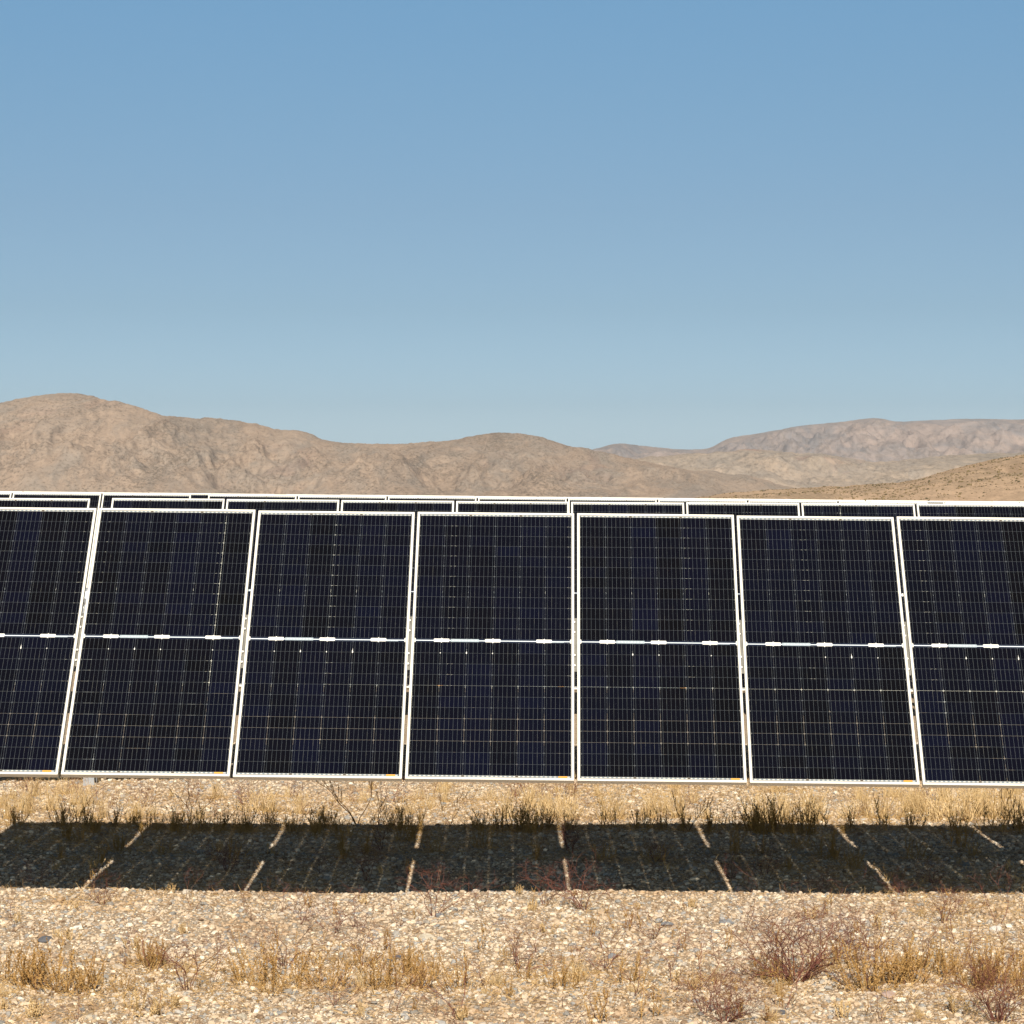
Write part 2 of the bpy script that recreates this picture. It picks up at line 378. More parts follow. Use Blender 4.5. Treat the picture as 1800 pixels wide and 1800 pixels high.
hills('hills', main_prof, 3000, 3700, 4400, mh, -900, 1600, 3.0, 200, .9, [(42, 230, 620, 'r'), (15, 80, 230, 'r'), (4.2, 24, 62, 'r'), (.8, 6, 9, 'f')], 3.1, foot=-30, hs_=110)
hills('mountains', far_prof, 7200, 9200, 10400, mf, -300, 2400, 3.5, 130, .95, [(85, 620, 1100, 'r'), (42, 190, 380, 'r'), (15, 60, 110, 'r')], 7.7, rough_crest=.2, foot=-45, hs_=260)
hills('foothills', mid_prof, 4600, 5600, 6300, mm, 900, 2400, 3.5, 120, .9, [(30, 330, 520, 'r'), (12, 100, 170, 'r'), (4, 32, 45, 'r')], 5.3, foot=-36, hs_=90)
nh, NV = hills('sandy_hill', near_prof, 420, 820, 1000, mn, 1120, 2500, 4, 110, .9, [(2.2, 60, 90, 'r'), (.8, 17, 24, 'f')], 1.9, rough_crest=.4, foot=-5.5, hs_=8)

# low scrub on the sandy hill: one stuff object
mb = MB()
for k in range(15000):
    j = int(rnd.random() * 108); i = rnd.randrange(NV.shape[1] - 1)
    a, b = rnd.random(), rnd.random()
    p = Vector(NV[j, i]) * (1 - a) * (1 - b) + Vector(NV[j, i + 1]) * a * (1 - b) + Vector(NV[j + 1, i]) * (1 - a) * b + Vector(NV[j + 1, i + 1]) * a * b
    if noise.noise((p.x / 40, p.y / 40, 5)) < rnd.random() * .5 - .4: continue
    s_ = .11 + .24 * rnd.random() ** 3.5
    vs = [(p.x + v[0] * s_ * 1.2 * rnd.uniform(.6, 1.3), p.y + v[1] * s_ * 1.2 * rnd.uniform(.6, 1.3), p.z + s_ * .3 + v[2] * s_ * .8 * rnd.uniform(.6, 1.3)) for v in ico_v]
    mb.add(vs, [tuple(int(q) for q in f) for f in ico_f], rnd.random())
sc_ = link('desert_scrub', mb.mesh('desert_scrub'), m_plant('scrub_leaf', (.07, .06, .03), (.24, .17, .08)))
tag(sc_, 'small dark shrubs dotted over the sandy hill slope', 'scrub', kind='stuff')

# ------------------------------------------------------------------ solar panels
PW, PL, TH = 1.040, 2.094, .035
TILT = R(50.8)
def panel_proto():
    root = empty('solar_panel')
    # frame: four mitred rails with an inner lip and a fine front edge
    m = MB(); h = PW / 2; L = .0160; ch = .0022
    def ring(x, y0, y1, z): return [(-x, y0, z), (x, y0, z), (x, y1, z), (-x, y1, z)]
    loops = [ring(h - .004, .004, PL - .004, -TH), ring(h, 0, PL, -TH + .0), ring(h, 0, PL, -ch), ring(h - ch, ch, PL - ch, 0),
             ring(h - L + .006, L - .006, PL - L + .006, 0), ring(h - L, L, PL - L, -.0022), ring(h - L, L, PL - L, -.009), ring(h - .024, .024, PL - .024, -.010), ring(h - .024, .024, PL - .024, -TH + .002), ring(h - .030, .030, PL - .030, -TH)]
    loops[0] = ring(h - .030, .030, PL - .030, -TH)
    loops = loops[1:] 
    vs = [v for l in loops for v in l]; n = len(loops); fs = []
    for a in range(n):
        b = (a + 1) % n
        for k in range(4):
            k2 = (k + 1) % 4; fs.append((a * 4 + k, a * 4 + k2, b * 4 + k2, b * 4 + k))
    m.add(vs, fs); link('frame', m.mesh('frame'), M['frame'], root)
    m = MB(); e = h - L - .0004; m.box(-e, e, L + .0004, PL - L - .0004, -.0038, -.0035)
    link('cell_sheet', m.mesh('cell_sheet'), M['cells'], root)
    for cx_ in (-.328, 0.0, .328):
        m = MB(); w2, h2 = .050, .0125; z0, z1 = -.0033, -.0005
        out = [(-w2 + .004, -h2), (w2 - .004, -h2), (w2, -h2 + .005), (w2, h2 - .005), (w2 - .004, h2), (.006, h2), (.001, h2 + .007), (-.004, h2), (-w2 + .004, h2), (-w2, h2 - .005), (-w2, -h2 + .005)]
        out2 = out[:1] + [(-.006, -h2), (0, -h2 - .007), (.005, -h2)] + out[1:]
        vs = [(cx_ + a, 1.047 + b, z) for z in (z0, z1) for a, b in out2]; k = len(out2)
        m.add(vs, [tuple(range(k)), tuple(range(2 * k - 1, k - 1, -1))] + [(i, i + k, (i + 1) % k + k, (i + 1) % k) for i in range(k)])
        jc = link('junction_cover', m.mesh('junction_cover'), M['plain_white'], root)
        m = MB()
        for q in range(4):
            m.box(cx_ - .040 + q * .021, cx_ - .026 + q * .021, 1.0462, 1.0478, -.0004, .0002)
        link('slot', m.mesh('slot'), M['grey'], jc)
    m = MB(); m.box(-.270, -.090, 1.0365, 1.0575, -.0033, -.0012); link('barcode_label', m.mesh('barcode_label'), M['grey'], root)
    lb = root.children[-1]
    m = MB()
    for q in range(8): m.box(-.258 + q * .0205, -.248 + q * .0205, 1.0455, 1.0487, -.0011, -.0007)
    link('printed_mark', m.mesh('printed_mark'), M['plain_white'], lb)
    m = MB(); m.box(.37, .455, 1.0375, 1.0450, -.0033, -.0018); link('barcode_label', m.mesh('barcode_label'), M['grey'], root)
    m = MB(); m.box(.423, .478, .0195, .0285, -.0033, -.0012); link('warning_sticker', m.mesh('warning_sticker'), M['orange'], root)
    for cx_, w_, up_, dn_ in ((-.333, .0024, .004, .006), (-.1665, .0034, .016, .008), (0, .0026, .006, .007), (.1665, .0036, .032, .009), (.333, .0024, .004, .006)):  # sun glints below the middle strip, shaped as small white slivers
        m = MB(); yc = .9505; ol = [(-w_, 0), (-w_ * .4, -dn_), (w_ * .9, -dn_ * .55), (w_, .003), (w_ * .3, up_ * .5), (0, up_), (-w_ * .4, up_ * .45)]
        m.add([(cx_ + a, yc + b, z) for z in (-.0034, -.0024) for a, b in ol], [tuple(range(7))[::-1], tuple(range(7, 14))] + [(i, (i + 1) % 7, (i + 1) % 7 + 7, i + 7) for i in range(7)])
        link('glint_sliver', m.mesh('glint_sliver'), M['plain_white'], root)
    # corner plates where the middle strip meets the side rails
    for s_ in (-1, 1):
        m = MB(); m.add([(s_ * .5012, 1.028, -.0005), (s_ * .5012, 1.066, -.0005), (s_ * .4935, 1.058, -.0012), (s_ * .4935, 1.036, -.0012),
                         (s_ * .5012, 1.028, -.003), (s_ * .5012, 1.066, -.003), (s_ * .4935, 1.058, -.003), (s_ * .4935, 1.036, -.003)],
                        [(0, 1, 2, 3), (7, 6, 5, 4), (0, 4, 5, 1), (1, 5, 6, 2), (2, 6, 7, 3), (3, 7, 4, 0)])
        link('corner_clip', m.mesh('corner_clip'), M['frame'], root)
    return root
# per row: pixel scale, y of the top edge where x = 951, slope, x of one panel boundary (in panel widths), gaps: list of boundary numbers
ORD = ['', 'first', 'second', 'third', 'fourth', 'fifth', 'sixth', 'seventh', 'eighth', 'ninth', 'tenth', 'eleventh', 'twelfth', 'thirteenth', 'fourteenth', 'fifteenth', 'sixteenth', 'seventeenth', 'eighteenth', 'nineteenth', 'twentieth', 'twenty-first']
ROWN = ['', 'front', 'second', 'third', 'fourth', 'rearmost fifth']
rows = [
    (280.3, 901.4, .0100, .202, -4, 4, (-6, 6)),
    (202.0, 881.0, .0068, .243, -4, 4, (-6, 6)),
    (158.3, 875.2, .0100, .278, -4, 4, (-7, 7)),
    (130.0, 873.4, .0100, .262, -4, 4, (-9, 8)),
    (111.0, 873.0, .0100, -.06, -4, 4, (-10, 9))]
proto = panel_proto(); first = True
GAP = .175
for r, (s, ytop, g, x0, g0, g1, (b0, b1)) in enumerate(rows, 1):
    yt = F / s * P; zt = HC - (ytop - 838) / F * yt
    # bottom edge line at x = 0
    yb = yt - PL * math.cos(TILT); zb = zt - PL * math.sin(TILT)
    gapx = []
    spans = []
    for b in range(b0, b1):
        off = (-GAP if b < g0 else 0) + (GAP if b >= g1 else 0)
        spans.append((x0 + b + .5 + off) * P)
    gapx = [(x0 + g0 - GAP / 2) * P, (x0 + g1 + GAP / 2) * P]
    vis = [x for x in spans if -0.1982 * yb - .45 < x - 0 < 0.1982 * yb + .2]
    lo = (0 - 951) / F * yt - P / 2; hi = (1800 - 951) / F * yt + P / 2
    vis = [x for x in spans if lo < x < hi]; nl = len([x for x in spans if x <= lo]); k = 0; kr = 0
    for i, x in enumerate(spans):
        o = proto if first else copy_tree(proto); first = False
        o.location = (x, yb, zb - g * x); o.rotation_euler = (TILT, g, 0)
        # tiny mounting differences
        o.rotation_euler.x += R(rnd.uniform(-.12, .12)); o.location.z += rnd.uniform(-.002, .002)
        if x in vis:
            k += 1
            if r == 1: lab = f'dark solar panel with white frame in the front row, {ORD[k]} from the left'
            elif r < 4: lab = f'dark solar panel showing only its top strip, {ROWN[r]} row, {ORD[k]} from the left'
            else: lab = f'solar panel behind the {ROWN[r-1]} row with barely its top frame showing, {ORD[k]} from the left'
        elif i < nl: lab = f'solar panel of the {ROWN[r]} row past the left edge, {ORD[nl - i]} one out'
        else: kr += 1; lab = f'solar panel of the {ROWN[r]} row past the right edge, {ORD[kr]} one out'
        tag(o, lab, 'solar panel', 'solar panels mounted in long parallel rows')
    # rack
    gxm = 0
    rk = empty('panel_rack', (gapx[0], yb + PL / 2 * math.cos(TILT), 0))
    rk.location.z = ground_z(gapx[0], rk.location.y) if False else 0
    tag(rk, f'galvanised steel posts and tube carrying the {ROWN[r]} solar panel row', 'panel rack', 'steel racks under the rows of panels')
    # torque tube runs along the row behind the panels' middle
    up = Vector((0, math.cos(TILT), math.sin(TILT))); nn = Vector((0, -math.sin(TILT), math.cos(TILT)))
    def on(x, a, d):     # point at x, a along the slope from the bottom edge, d behind the glass, relative to the rack
        return Vector((x, yb, zb - g * x)) + up * a - nn * d - rk.location
    m = MB(); xa, xb = spans[0] - .6, spans[-1] + .6
    m.tube([on(xa, PL / 2, .135), on(xb, PL / 2, .135)], .062, 14, cap=True); link('torque_tube', m.mesh('torque_tube', True), M['steel'], rk)
    # short rails across the tube under every joint between panels
    allb = sorted(set([round(x - P / 2, 4) for x in spans] + [round(x + P / 2, 4) for x in spans]))
    for bx in allb:
        m = MB()
        for (w0, w1, d0, d1) in ((-.021, .021, .036, .040), (-.021, -.018, .040, .072), (.018, .021, .040, .072)):
            c8 = [on(bx + a, PL / 2 + b, c) for c in (d1, d0) for b in (-.21, .21) for a in (w0, w1)]
            m.add(c8, [(0, 2, 3, 1), (4, 5, 7, 6), (0, 1, 5, 4), (2, 6, 7, 3), (0, 4, 6, 2), (1, 3, 7, 5)])
        rl = link('mounting_rail', m.mesh('mounting_rail'), M['rail'], rk)
        m = MB()
        for a in (-.17, -.09, .09, .17):
            m.tube([on(bx, PL / 2 + a, .0355), on(bx, PL / 2 + a, .022)], [.008, .008], 6)
        link('bolt', m.mesh('bolt'), M['plain_white'], rl)
    for gxx in gapx:
        pt = on(gxx, PL / 2, .135); wx = .05; wy = .075; tk = .006
        m = MB(); x1, y1, z1 = pt.x, pt.y, pt.z - .09; z0_ = -.25
        m.box(x1 - wx, x1 + wx, y1 - wy, y1 - wy + tk, z0_, z1); m.box(x1 - wx, x1 + wx, y1 + wy - tk, y1 + wy, z0_, z1)
        m.box(x1 - tk / 2, x1 + tk / 2, y1 - wy + tk + .001, y1 + wy - tk - .001, z0_, z1)
        link('post', m.mesh('post'), M['steel'], rk)
        m = MB(); m.tube([(x1 - .045, y1, pt.z), (x1 + .045, y1, pt.z)], .092, 16)
        m.box(x1 - .04, x1 + .04, y1 - .07, y1 + .07, z1 - .06, z1 + .03)
        link('bearing', m.mesh('bearing'), M['steel'], rk)

glints = [o for o in bpy.data.objects if o.name.split('.')[0] == 'glint_sliver']
for o in sorted(glints, key=lambda q: q.name):
    if rnd.random() < .45: bpy.data.objects.remove(o)      # not every panel shows all the modelled sun glints

# ------------------------------------------------------------------ plants
def tri_leaf(m, p, d, s, tone):
    a = d.orthogonal().normalized(); a = Matrix.Rotation(rr_.random() * 6.28, 3, d) @ a
    m.add([p - a * s * .3, p + a * s * .3, p + d * s + a * s * .1, p + d * s * .55 + d.cross(a) * s * .3], [(0, 1, 2), (0, 1, 3), (1, 2, 3)], tone)
def weed(seed, n, H, spread, leafy=1.0, lean=0):
    """upright dried weed: wand-like stems set with short stubby leaflets"""
    global rr_
    rr_ = random.Random(seed); m = MB()
    for k in range(n):
        az = rr_.random() * 6.283; tilt = abs(rr_.gauss(0, .5)) * spread; h = H * rr_.uniform(.45, 1)
        p = Vector((math.cos(az), math.sin(az), 0)) * rr_.random() * spread * H * .35; base = p.copy()
        d = Vector((math.cos(az) * tilt + lean, math.sin(az) * tilt, 1)).normalized()
        pts = [p.copy()]; ns = 7
        for q in range(ns):
            d = (d + Vector((rr_.gauss(0, .12), rr_.gauss(0, .12), .09))).normalized(); p = p + d * h / ns; pts.append(p.copy())
        tn = rr_.random(); r0 = .0021
        m.tube(pts, [r0 * (1 - .7 * i / ns) for i in range(ns + 1)], 3, tn * .6)
        nl = int(h / .0052 * leafy)
        def wand(pts, nl, f0):
            for q in range(nl):
                f = f0 + (1 - f0) * rr_.random(); i = min(int(f * (len(pts) - 1)), len(pts) - 2); fr = f * (len(pts) - 1) - i
                c = pts[i].lerp(pts[i + 1], fr); ax = (pts[i + 1] - pts[i]).normalized(); a2 = rr_.random() * 6.283
                o = ax.orthogonal().normalized(); o = Matrix.Rotation(a2, 3, ax) @ o
                dd = (ax * rr_.uniform(.4, 1.2) + o).normalized()
                tri_leaf(m, c, dd, rr_.uniform(.006, .0145) * (1.15 - .5 * f), min(1, max(0, tn * .5 + rr_.random() * .5)))
        wand(pts, nl, .18)
        for b in range(rr_.randint(1, 4)):     # side wands
            i = rr_.randint(1, ns - 2); q = pts[i]; a2 = rr_.random() * 6.283
            dd = Vector((math.cos(a2) * .55, math.sin(a2) * .55, 1)).normalized(); L_ = h * rr_.uniform(.15, .4)
            sub = [q, q + dd * L_ * .5, q + dd * L_ * .8 + Vector((0, 0, L_ * .2))]
            m.tube(sub, [.0015, .0012, .0006], 3, tn * .6); wand(sub, int(L_ / .0052 * leafy), .1)
    return m.mesh('weed')
def wiry(seed, n, H, spread, depth=4, r0=.0024):
    """leafless zig-zag twigs, forking wide"""
    r_ = random.Random(seed); m = MB()
    def br(p, d, L_, r, lv):
        ns = 4; pts = [p.copy()]
        for q in range(ns):
            d = (d + Vector((r_.gauss(0, .2), r_.gauss(0, .2), r_.gauss(.02, .14)))).normalized(); p = p + d * L_ / ns
            if p.z < .01: p.z = .01
            pts.append(p.copy())
        m.tube(pts, [r * (1 - .35 * i / ns) for i in range(ns + 1)], 3, r_.random())
        if lv <= 0: return
        for k in range(2 if lv > 1 else 3):
            i = ns if k == 0 else r_.randint(1, ns)
            az = r_.random() * 6.283; o = d.orthogonal().normalized(); o = Matrix.Rotation(az, 3, d) @ o
            dd = (d * .75 + o * r_.uniform(.4, .85)); dd.z *= .85; br(pts[i].copy(), dd.normalized(), L_ * r_.uniform(.55, .85), r * .68, lv - 1)
    for k in range(n):
        az = r_.random() * 6.283; tl = r_.uniform(.15, 1) * spread
        br(Vector((math.cos(az), math.sin(az), 0)) * .015 + Vector((0, 0, 0)), Vector((math.cos(az) * tl, math.sin(az) * tl, 1)).normalized(), H * r_.uniform(.32, .5), r0, depth)
    return m.mesh('wiry')
def tuft(seed, n, H, spread):
    """fine pale straw blades"""
    r_ = random.Random(seed); m = MB()
    for k in range(n):
        az = r_.random() * 6.283; tl = r_.random() * spread; h = H * r_.uniform(.4, 1); q = Vector((r_.gauss(0, 1), r_.gauss(0, 1), 0)) * H * .2 * spread
        d = Vector((math.cos(az) * tl, math.sin(az) * tl, 1)).normalized(); pts = [q]
        for i in range(4):
            d = (d + Vector((r_.gauss(0, .09), r_.gauss(0, .09), -.02))).normalized(); pts.append(pts[-1] + d * h / 4)
        m.tube(pts, [.0016, .0014, .0012, .0009, .0004], 3, r_.random(), cap=False)
        if r_.random() < .5:
            p = pts[-1]
            for z in range(5):
                global rr_
                rr_ = r_; tri_leaf(m, pts[-1].lerp(pts[-2], r_.random()), (d + Vector((r_.gauss(0, .4), r_.gauss(0, .4), 0))).normalized(), .009, r_.random())
    return m.mesh('tuft')
def twist(seed, H):
    """bent dark stems, each forking a few times, with swollen tips"""
    r_ = random.Random(seed); m = MB()
    global rr_
    rr_ = r_
    for k in range(3):
        az = r_.random() * 6.28; d = Vector((math.cos(az) * .6, math.sin(az) * .3, 1)).normalized(); p = Vector((0, 0, 0)); pts = [p]
        for i in range(7):
            d = (d + Vector((r_.gauss(0, .25), r_.gauss(0, .2), .02))).normalized(); p = p + d * H * r_.uniform(.1, .18); pts.append(p)
            if i > 1 and r_.random() < .8:
                e = (d + Vector((r_.gauss(0, .8), r_.gauss(0, .5), .2))).normalized(); q = [p, p + e * H * .12, p + e * H * .2 + Vector((0, 0, .03))]
                m.tube(q, [.0028, .002, .0012], 4, r_.random())
                for z in range(16): tri_leaf(m, q[1].lerp(q[2], r_.random() * 1.1), (e + Vector((r_.gauss(0, .7), r_.gauss(0, .7), .4))).normalized(), .012, r_.random())
        m.tube(pts, [.0042 * (1 - .09 * i) for i in range(len(pts))], 4, r_.random())
    return m.mesh('twist')
PROT = {
    'weed': [weed(100 + i, n, .28, sp) for i, (n, sp) in enumerate([(22, .75), (14, .8), (30, .6), (10, .55), (20, 1.1), (9, .9), (12, 1.2), (26, 1.0)])],
    'stalk': [weed(200 + i, n, .26, .3, 1.1, ln) for i, (n, ln) in enumerate([(3, .1), (2, -.15), (4, 0), (1, .2)])],
    'dense': [weed(300 + i, n, .28, .75, .7) for i, n in enumerate([30, 24, 36])],
    'wiry': [wiry(400 + i, n, .32, 1.7, 5, .0026) for i, n in enumerate([6, 9, 5])],
    'bigwiry': [wiry(450, 30, .40, 1.7, 6, .0028), wiry(451, 22, .36, 2.0, 6, .0028)],
    'twig': [wiry(470 + i, n, .28, .9, 4, .0022) for i, n in enumerate([1, 2, 2, 3])],
    'tuft': [tuft(500 + i, n, .26, sp) for i, (n, sp) in enumerate([(70, .55), (110, .7), (50, .4), (90, 1.0)])],
    'twist': [twist(600 + i, .4) for i in range(3)],
    'small': [weed(700 + i, n, .10, 1.0, 1.2) for i, n in enumerate([9, 14, 7])]}
DESC = {'weed': ('dry_weed', 'bushy dry golden weed', 'weed'), 'stalk': ('dry_weed', 'thin upright dry golden stalk', 'weed'), 'dense': ('dry_weed', 'dense clump of brown weed stems', 'weed'),
        'wiry': ('twig_bush', 'leafless reddish wiry bush', 'bush'), 'bigwiry': ('twig_bush', 'large spreading reddish leafless bush', 'bush'), 'twig': ('twig_bush', 'sparse thin forked brown twig', 'twig'),
        'tuft': ('grass_tuft', 'pale straw grass tuft', 'grass tuft'), 'twist': ('dark_twig_plant', 'dark crooked dead stems', 'dead plant'), 'small': ('dry_weed', 'low small pale dry weed', 'weed')}
MATS = {'weed': 'gold', 'stalk': 'gold', 'dense': 'olive', 'wiry': 'red', 'bigwiry': 'red', 'twig': 'red', 'tuft': 'straw', 'twist': 'dark', 'small': 'straw'}
# (kind, material override or None, [(px, py base, height scale), ...])
PLANTS = [
    ('bigwiry', None, [(1400, 1727, 1.15), (1755, 1797, .95), (1275, 1797, .8)]),
    ('wiry', None, [(330, 1742, .95), (765, 1612, 1.0), (1027, 1600, 1.0), (957, 1592, .8), (500, 1705, .9), (640, 1700, .8), (920, 1705, .9), (1065, 1708, .8), (1690, 1610, .55), (1440, 1568, .5), (590, 1640, .8),
                     (180, 1590, .6), (1150, 1650, .7), (1590, 1575, .5), (1490, 1665, .75)]),
    ('twig', None, [(273, 1712, 1.1), (372, 1727, 1.0), (120, 1700, .9), (220, 1660, .8), (445, 1620, .8), (525, 1625, .9), (860, 1742, .9), (700, 1630, .8), (1110, 1625, .8), (1225, 1695, .8), (1175, 1745, .9), (1560, 1640, .8),
                    (1640, 1700, .9), (20, 1640, .9), (985, 1650, .8), (1320, 1640, .8), (1110, 1750, 1.0), (690, 1780, .9), (75, 1775, .7), (1600, 1785, .7), (1760, 1660, .8)]),
    ('weed', None, [(12, 1722, .95), (55, 1735, 1.05), (100, 1742, 1.1), (150, 1748, .95), (453, 1733, 1.1), (512, 1735, 1.05), (577, 1738, .95), (660, 1736, .85), (738, 1738, .75), (805, 1742, .95), (925, 1722, .55), (990, 1738, .8),
                    (1525, 1742, 1.15), (1562, 1732, .95), (1602, 1730, 1.1), (1715, 1738, .85), (1760, 1735, 1.0), (1795, 1725, 1.0), (1440, 1705, .6), (1345, 1720, .7)]),
    ('stalk', None, [(1037, 1812, 1.0), (1066, 1802, 1.2), (1130, 1792, .9), (1150, 1786, .8), (1660, 1622, 1.0), (1620, 1608, .45), (1700, 1635, .7), (1510, 1642, .6), (730, 1620, .5), (855, 1640, .55), (1228, 1690, .5), (1180, 1650, .4),
                     (1340, 1800, 1.1), (1370, 1770, .9), (1300, 1790, .8), (1640, 1665, .6), (20, 1562, .45), (160, 1548, .5), (193, 1528, .4), (475, 1562, .5), (723, 1535, .75), (590, 1610, .6), (280, 1785, .5), (1005, 1700, .8), (570, 1655, .5), (250, 1480, 1.0)]),
    ('small', None, [(912, 1572, .8), (890, 1566, .5), (1010, 1575, .5), (240, 1775, 1.2), (265, 1788, 1.0), (560, 1690, .8), (300, 1570, .8), (640, 1590, .8), (1460, 1590, .9), (1220, 1740, 1.0), (1190, 1730, .9), (885, 1680, .8), (1620, 1612, .6), (60, 1790, 1.1), (960, 1640, .8), (130, 1600, .8), (1480, 1790, 1.2), (1680, 1780, 1.1)]),
    ('twist', None, [(628, 1452, 1.0), (665, 1450, .75), (332, 1450, .85), (1210, 1462, .7), (792, 1452, .65), (1782, 1460, .8)]),
    ('weed', 'olive', [(112, 1452, .75), (150, 1456, .9), (258, 1462, .8), (120, 1478, .8), (475, 1455, .8), (392, 1458, .75), (505, 1460, .6), (575, 1456, .9), (555, 1470, .8), (610, 1472, .7), (735, 1463, .8), (850, 1456, .75), (880, 1460, .9), (960, 1458, .8), (1000, 1456, .7),
                       (1075, 1455, .7), (1122, 1458, .75), (1165, 1460, .7), (1245, 1466, .8), (1290, 1458, .7), (1497, 1458, .7), (1600, 1458, .6), (1680, 1465, .8), (1752, 1462, 1.0), (1795, 1466, 1.0), (30, 1452, .8), (200, 1454, .7), (430, 1460, .8), (1355, 1462, 1.0)]),
    ('dense', None, [(705, 1460, .8), (915, 1462, .9), (935, 1465, .8), (1345, 1466, 1.05), (1420, 1466, 1.05), (1385, 1464, .75), (560, 1462, .65), (165, 1464, .6), (1325, 1460, .75), (685, 1456, .6)]),
    ('stalk', 'olive', [(1555, 1460, 1.1), (1208, 1458, .9), (475, 1450, 1.0), (165, 1448, .9), (315, 1462, .8), (655, 1458, .7), (745, 1455, .8), (1265, 1462, .8), (1772, 1456, 1.2)]),
    ('weed', 'olive', [(140, 1480, .6), (410, 1510, .7), (640, 1503, .8), (850, 1492, .7), (1150, 1515, .7), (1290, 1502, .75), (1470, 1512, .75), (1612, 1510, .7), (945, 1512, .6), (1060, 1512, .6), (1340, 1500, .5), (1685, 1490, .9), (290, 1500, .5), (180, 1545, .5), (760, 1500, .6)]),
    ('tuft', None, [(15, 1440, 1.1), (50, 1430, 1.0), (90, 1425, .9), (140, 1436, .9), (180, 1440, .8), (505, 1402, .5), (60, 1400, .9), (890, 1438, 1.1), (930, 1430, 1.1), (965, 1434, 1.2), (1000, 1438, 1.0), (1068, 1442, 1.1), (1090, 1438, .9), (1145, 1438, 1.1), (1160, 1430, .9), (1240, 1440, .6),
                    (1335, 1444, 1.3), (1360, 1444, 1.2), (1420, 1446, 1.3), (1440, 1442, 1.0), (1380, 1440, .9), (1490, 1438, .8), (1520, 1436, 1.0), (1550, 1440, 1.1), (1585, 1438, 1.1), (1610, 1430, 1.0), (1645, 1442, 1.3), (1675, 1434, 1.2), (1700, 1444, 1.3), (1730, 1436, 1.2), (1765, 1440, 1.3), (1795, 1432, 1.2),
                    (1660, 1410, 1.0), (1710, 1406, 1.0), (1770, 1405, 1.0), (1510, 1405, .7), (1570, 1402, .8), (350, 1440, .5), (720, 1430, .5), (240, 1442, .9), (785, 1385, .5), (1190, 1385, .5), (1790, 1395, .9)]),
    ('wiry', None, [(905, 1400, .9), (945, 1405, .8), (50, 1410, .8), (130, 1405, .7), (520, 1410, .7), (690, 1412, .7), (1000, 1400, .7), (260, 1420, .8), (430, 1415, .7), (340, 1402, .7)]),
]
xr = random.Random(321)
for kind, mo, n_, ylo, yhi, s0, s1 in (('twig', None, 34, 1575, 1798, .6, 1.1), ('wiry', None, 8, 1600, 1798, .5, .9), ('stalk', None, 30, 1600, 1798, .4, .95), ('small', None, 26, 1575, 1798, .4, 1.1),
        ('weed', 'olive', 26, 1449, 1466, .4, .8), ('stalk', 'olive', 22, 1448, 1462, .5, 1.0), ('twig', None, 22, 1395, 1445, .6, 1.1), ('tuft', None, 18, 1385, 1442, .4, .8), ('small', None, 14, 1385, 1440, .6, 1.1), ('wiry', None, 12, 1490, 1562, .5, .85),
        ('small', None, 14, 1480, 1550, .5, 1.0), ('weed', None, 16, 1690, 1770, .45, .9), ('tuft', None, 12, 1392, 1444, .5, 1.1), ('tuft', None, 22, 1700, 1796, .25, .5), ('weed', 'olive', 12, 1475, 1530, .5, .8)):
    PLANTS.append((kind, mo, [(xr.uniform(-10, 1810), xr.uniform(ylo, yhi), xr.uniform(s0, s1)) for _ in range(n_)]))
def zone(py):
    if py < 1425: return 'just below the panels'
    if py < 1448: return 'behind the shadow'
    if py < 1475: return "at the shadow's back edge"
    if py < 1560: return 'inside the shadow'
    if py < 1620: return "at the shadow's front edge"
    if py < 1700: return 'on the middle gravel'
    return 'in the near foreground'
def under(px):
    e = [100, 403, 706, 1010, 1313, 1616]; k = sum(px > q for q in e)
    return f'under the {ORD[k + 1]} panel'
# (label key) -> list of objects
recs = []
for kind, mo, lst in PLANTS:
    for (px, py, sc) in lst:
        v = rnd.randrange(len(PROT[kind])); mk = mo or MATS[kind]
        if kind == 'weed' and mo: v = rnd.choice([1, 3, 3, 5, 6])
        elif kind == 'weed': v = rnd.choice([0, 1, 4, 5, 6, 7])
        recs.append([kind, mk, v, px, py, sc])
cnt = {}
for r_ in sorted(recs, key=lambda q: q[3]):
    key = (r_[0], r_[1], zone(r_[4]), under(r_[3])); cnt.setdefault(key, []).append(r_)
meshes = {}
for key, lst in cnt.items():
    kind, mk, zn, un = key
    for n_, (k_, m_, v, px, py, sc) in enumerate(lst, 1):
        nm, ds, cat = DESC[kind]
        if mk == 'olive' and kind == 'weed': ds = 'dark olive brown dry weed'
        if mk == 'olive' and kind == 'stalk': ds = 'thin dark upright stalk'
        if (kind, v, mk) not in meshes:
            me = PROT[kind][v].copy(); me.materials.clear(); me.materials.append(M[mk]); meshes[(kind, v, mk)] = me
        o = bpy.data.objects.new(nm, meshes[(kind, v, mk)]); col.objects.link(o)
        p = G(px, py); o.location = (p.x, p.y, ground_z(p.x, p.y) - .004); o.rotation_euler = (rnd.gauss(0, .05), rnd.gauss(0, .05), rnd.random() * 6.283)
        q = sc * rnd.uniform(.92, 1.08) * (1.05 if mk == 'olive' and kind != 'dense' else 1.0 if kind == 'weed' else 1.1 if kind in ('weed', 'dense', 'wiry') else 1.0); o.scale = (q * rnd.uniform(.9, 1.15), q * rnd.uniform(.9, 1.15), q)
        lab = ds + ' ' + zn + ', ' + un
        if len(lst) > 1:
            lab = ({1: 'leftmost', len(lst): 'rightmost'}.get(n_, ORD[n_])) + ' ' + lab
        tag(o, lab, cat, {'weed': 'dry weeds on the gravel', 'bush': 'leafless wiry bushes', 'twig': 'thin forked twigs', 'grass tuft': 'pale straw tufts', 'dead plant': 'dark crooked dead stems'}[cat])

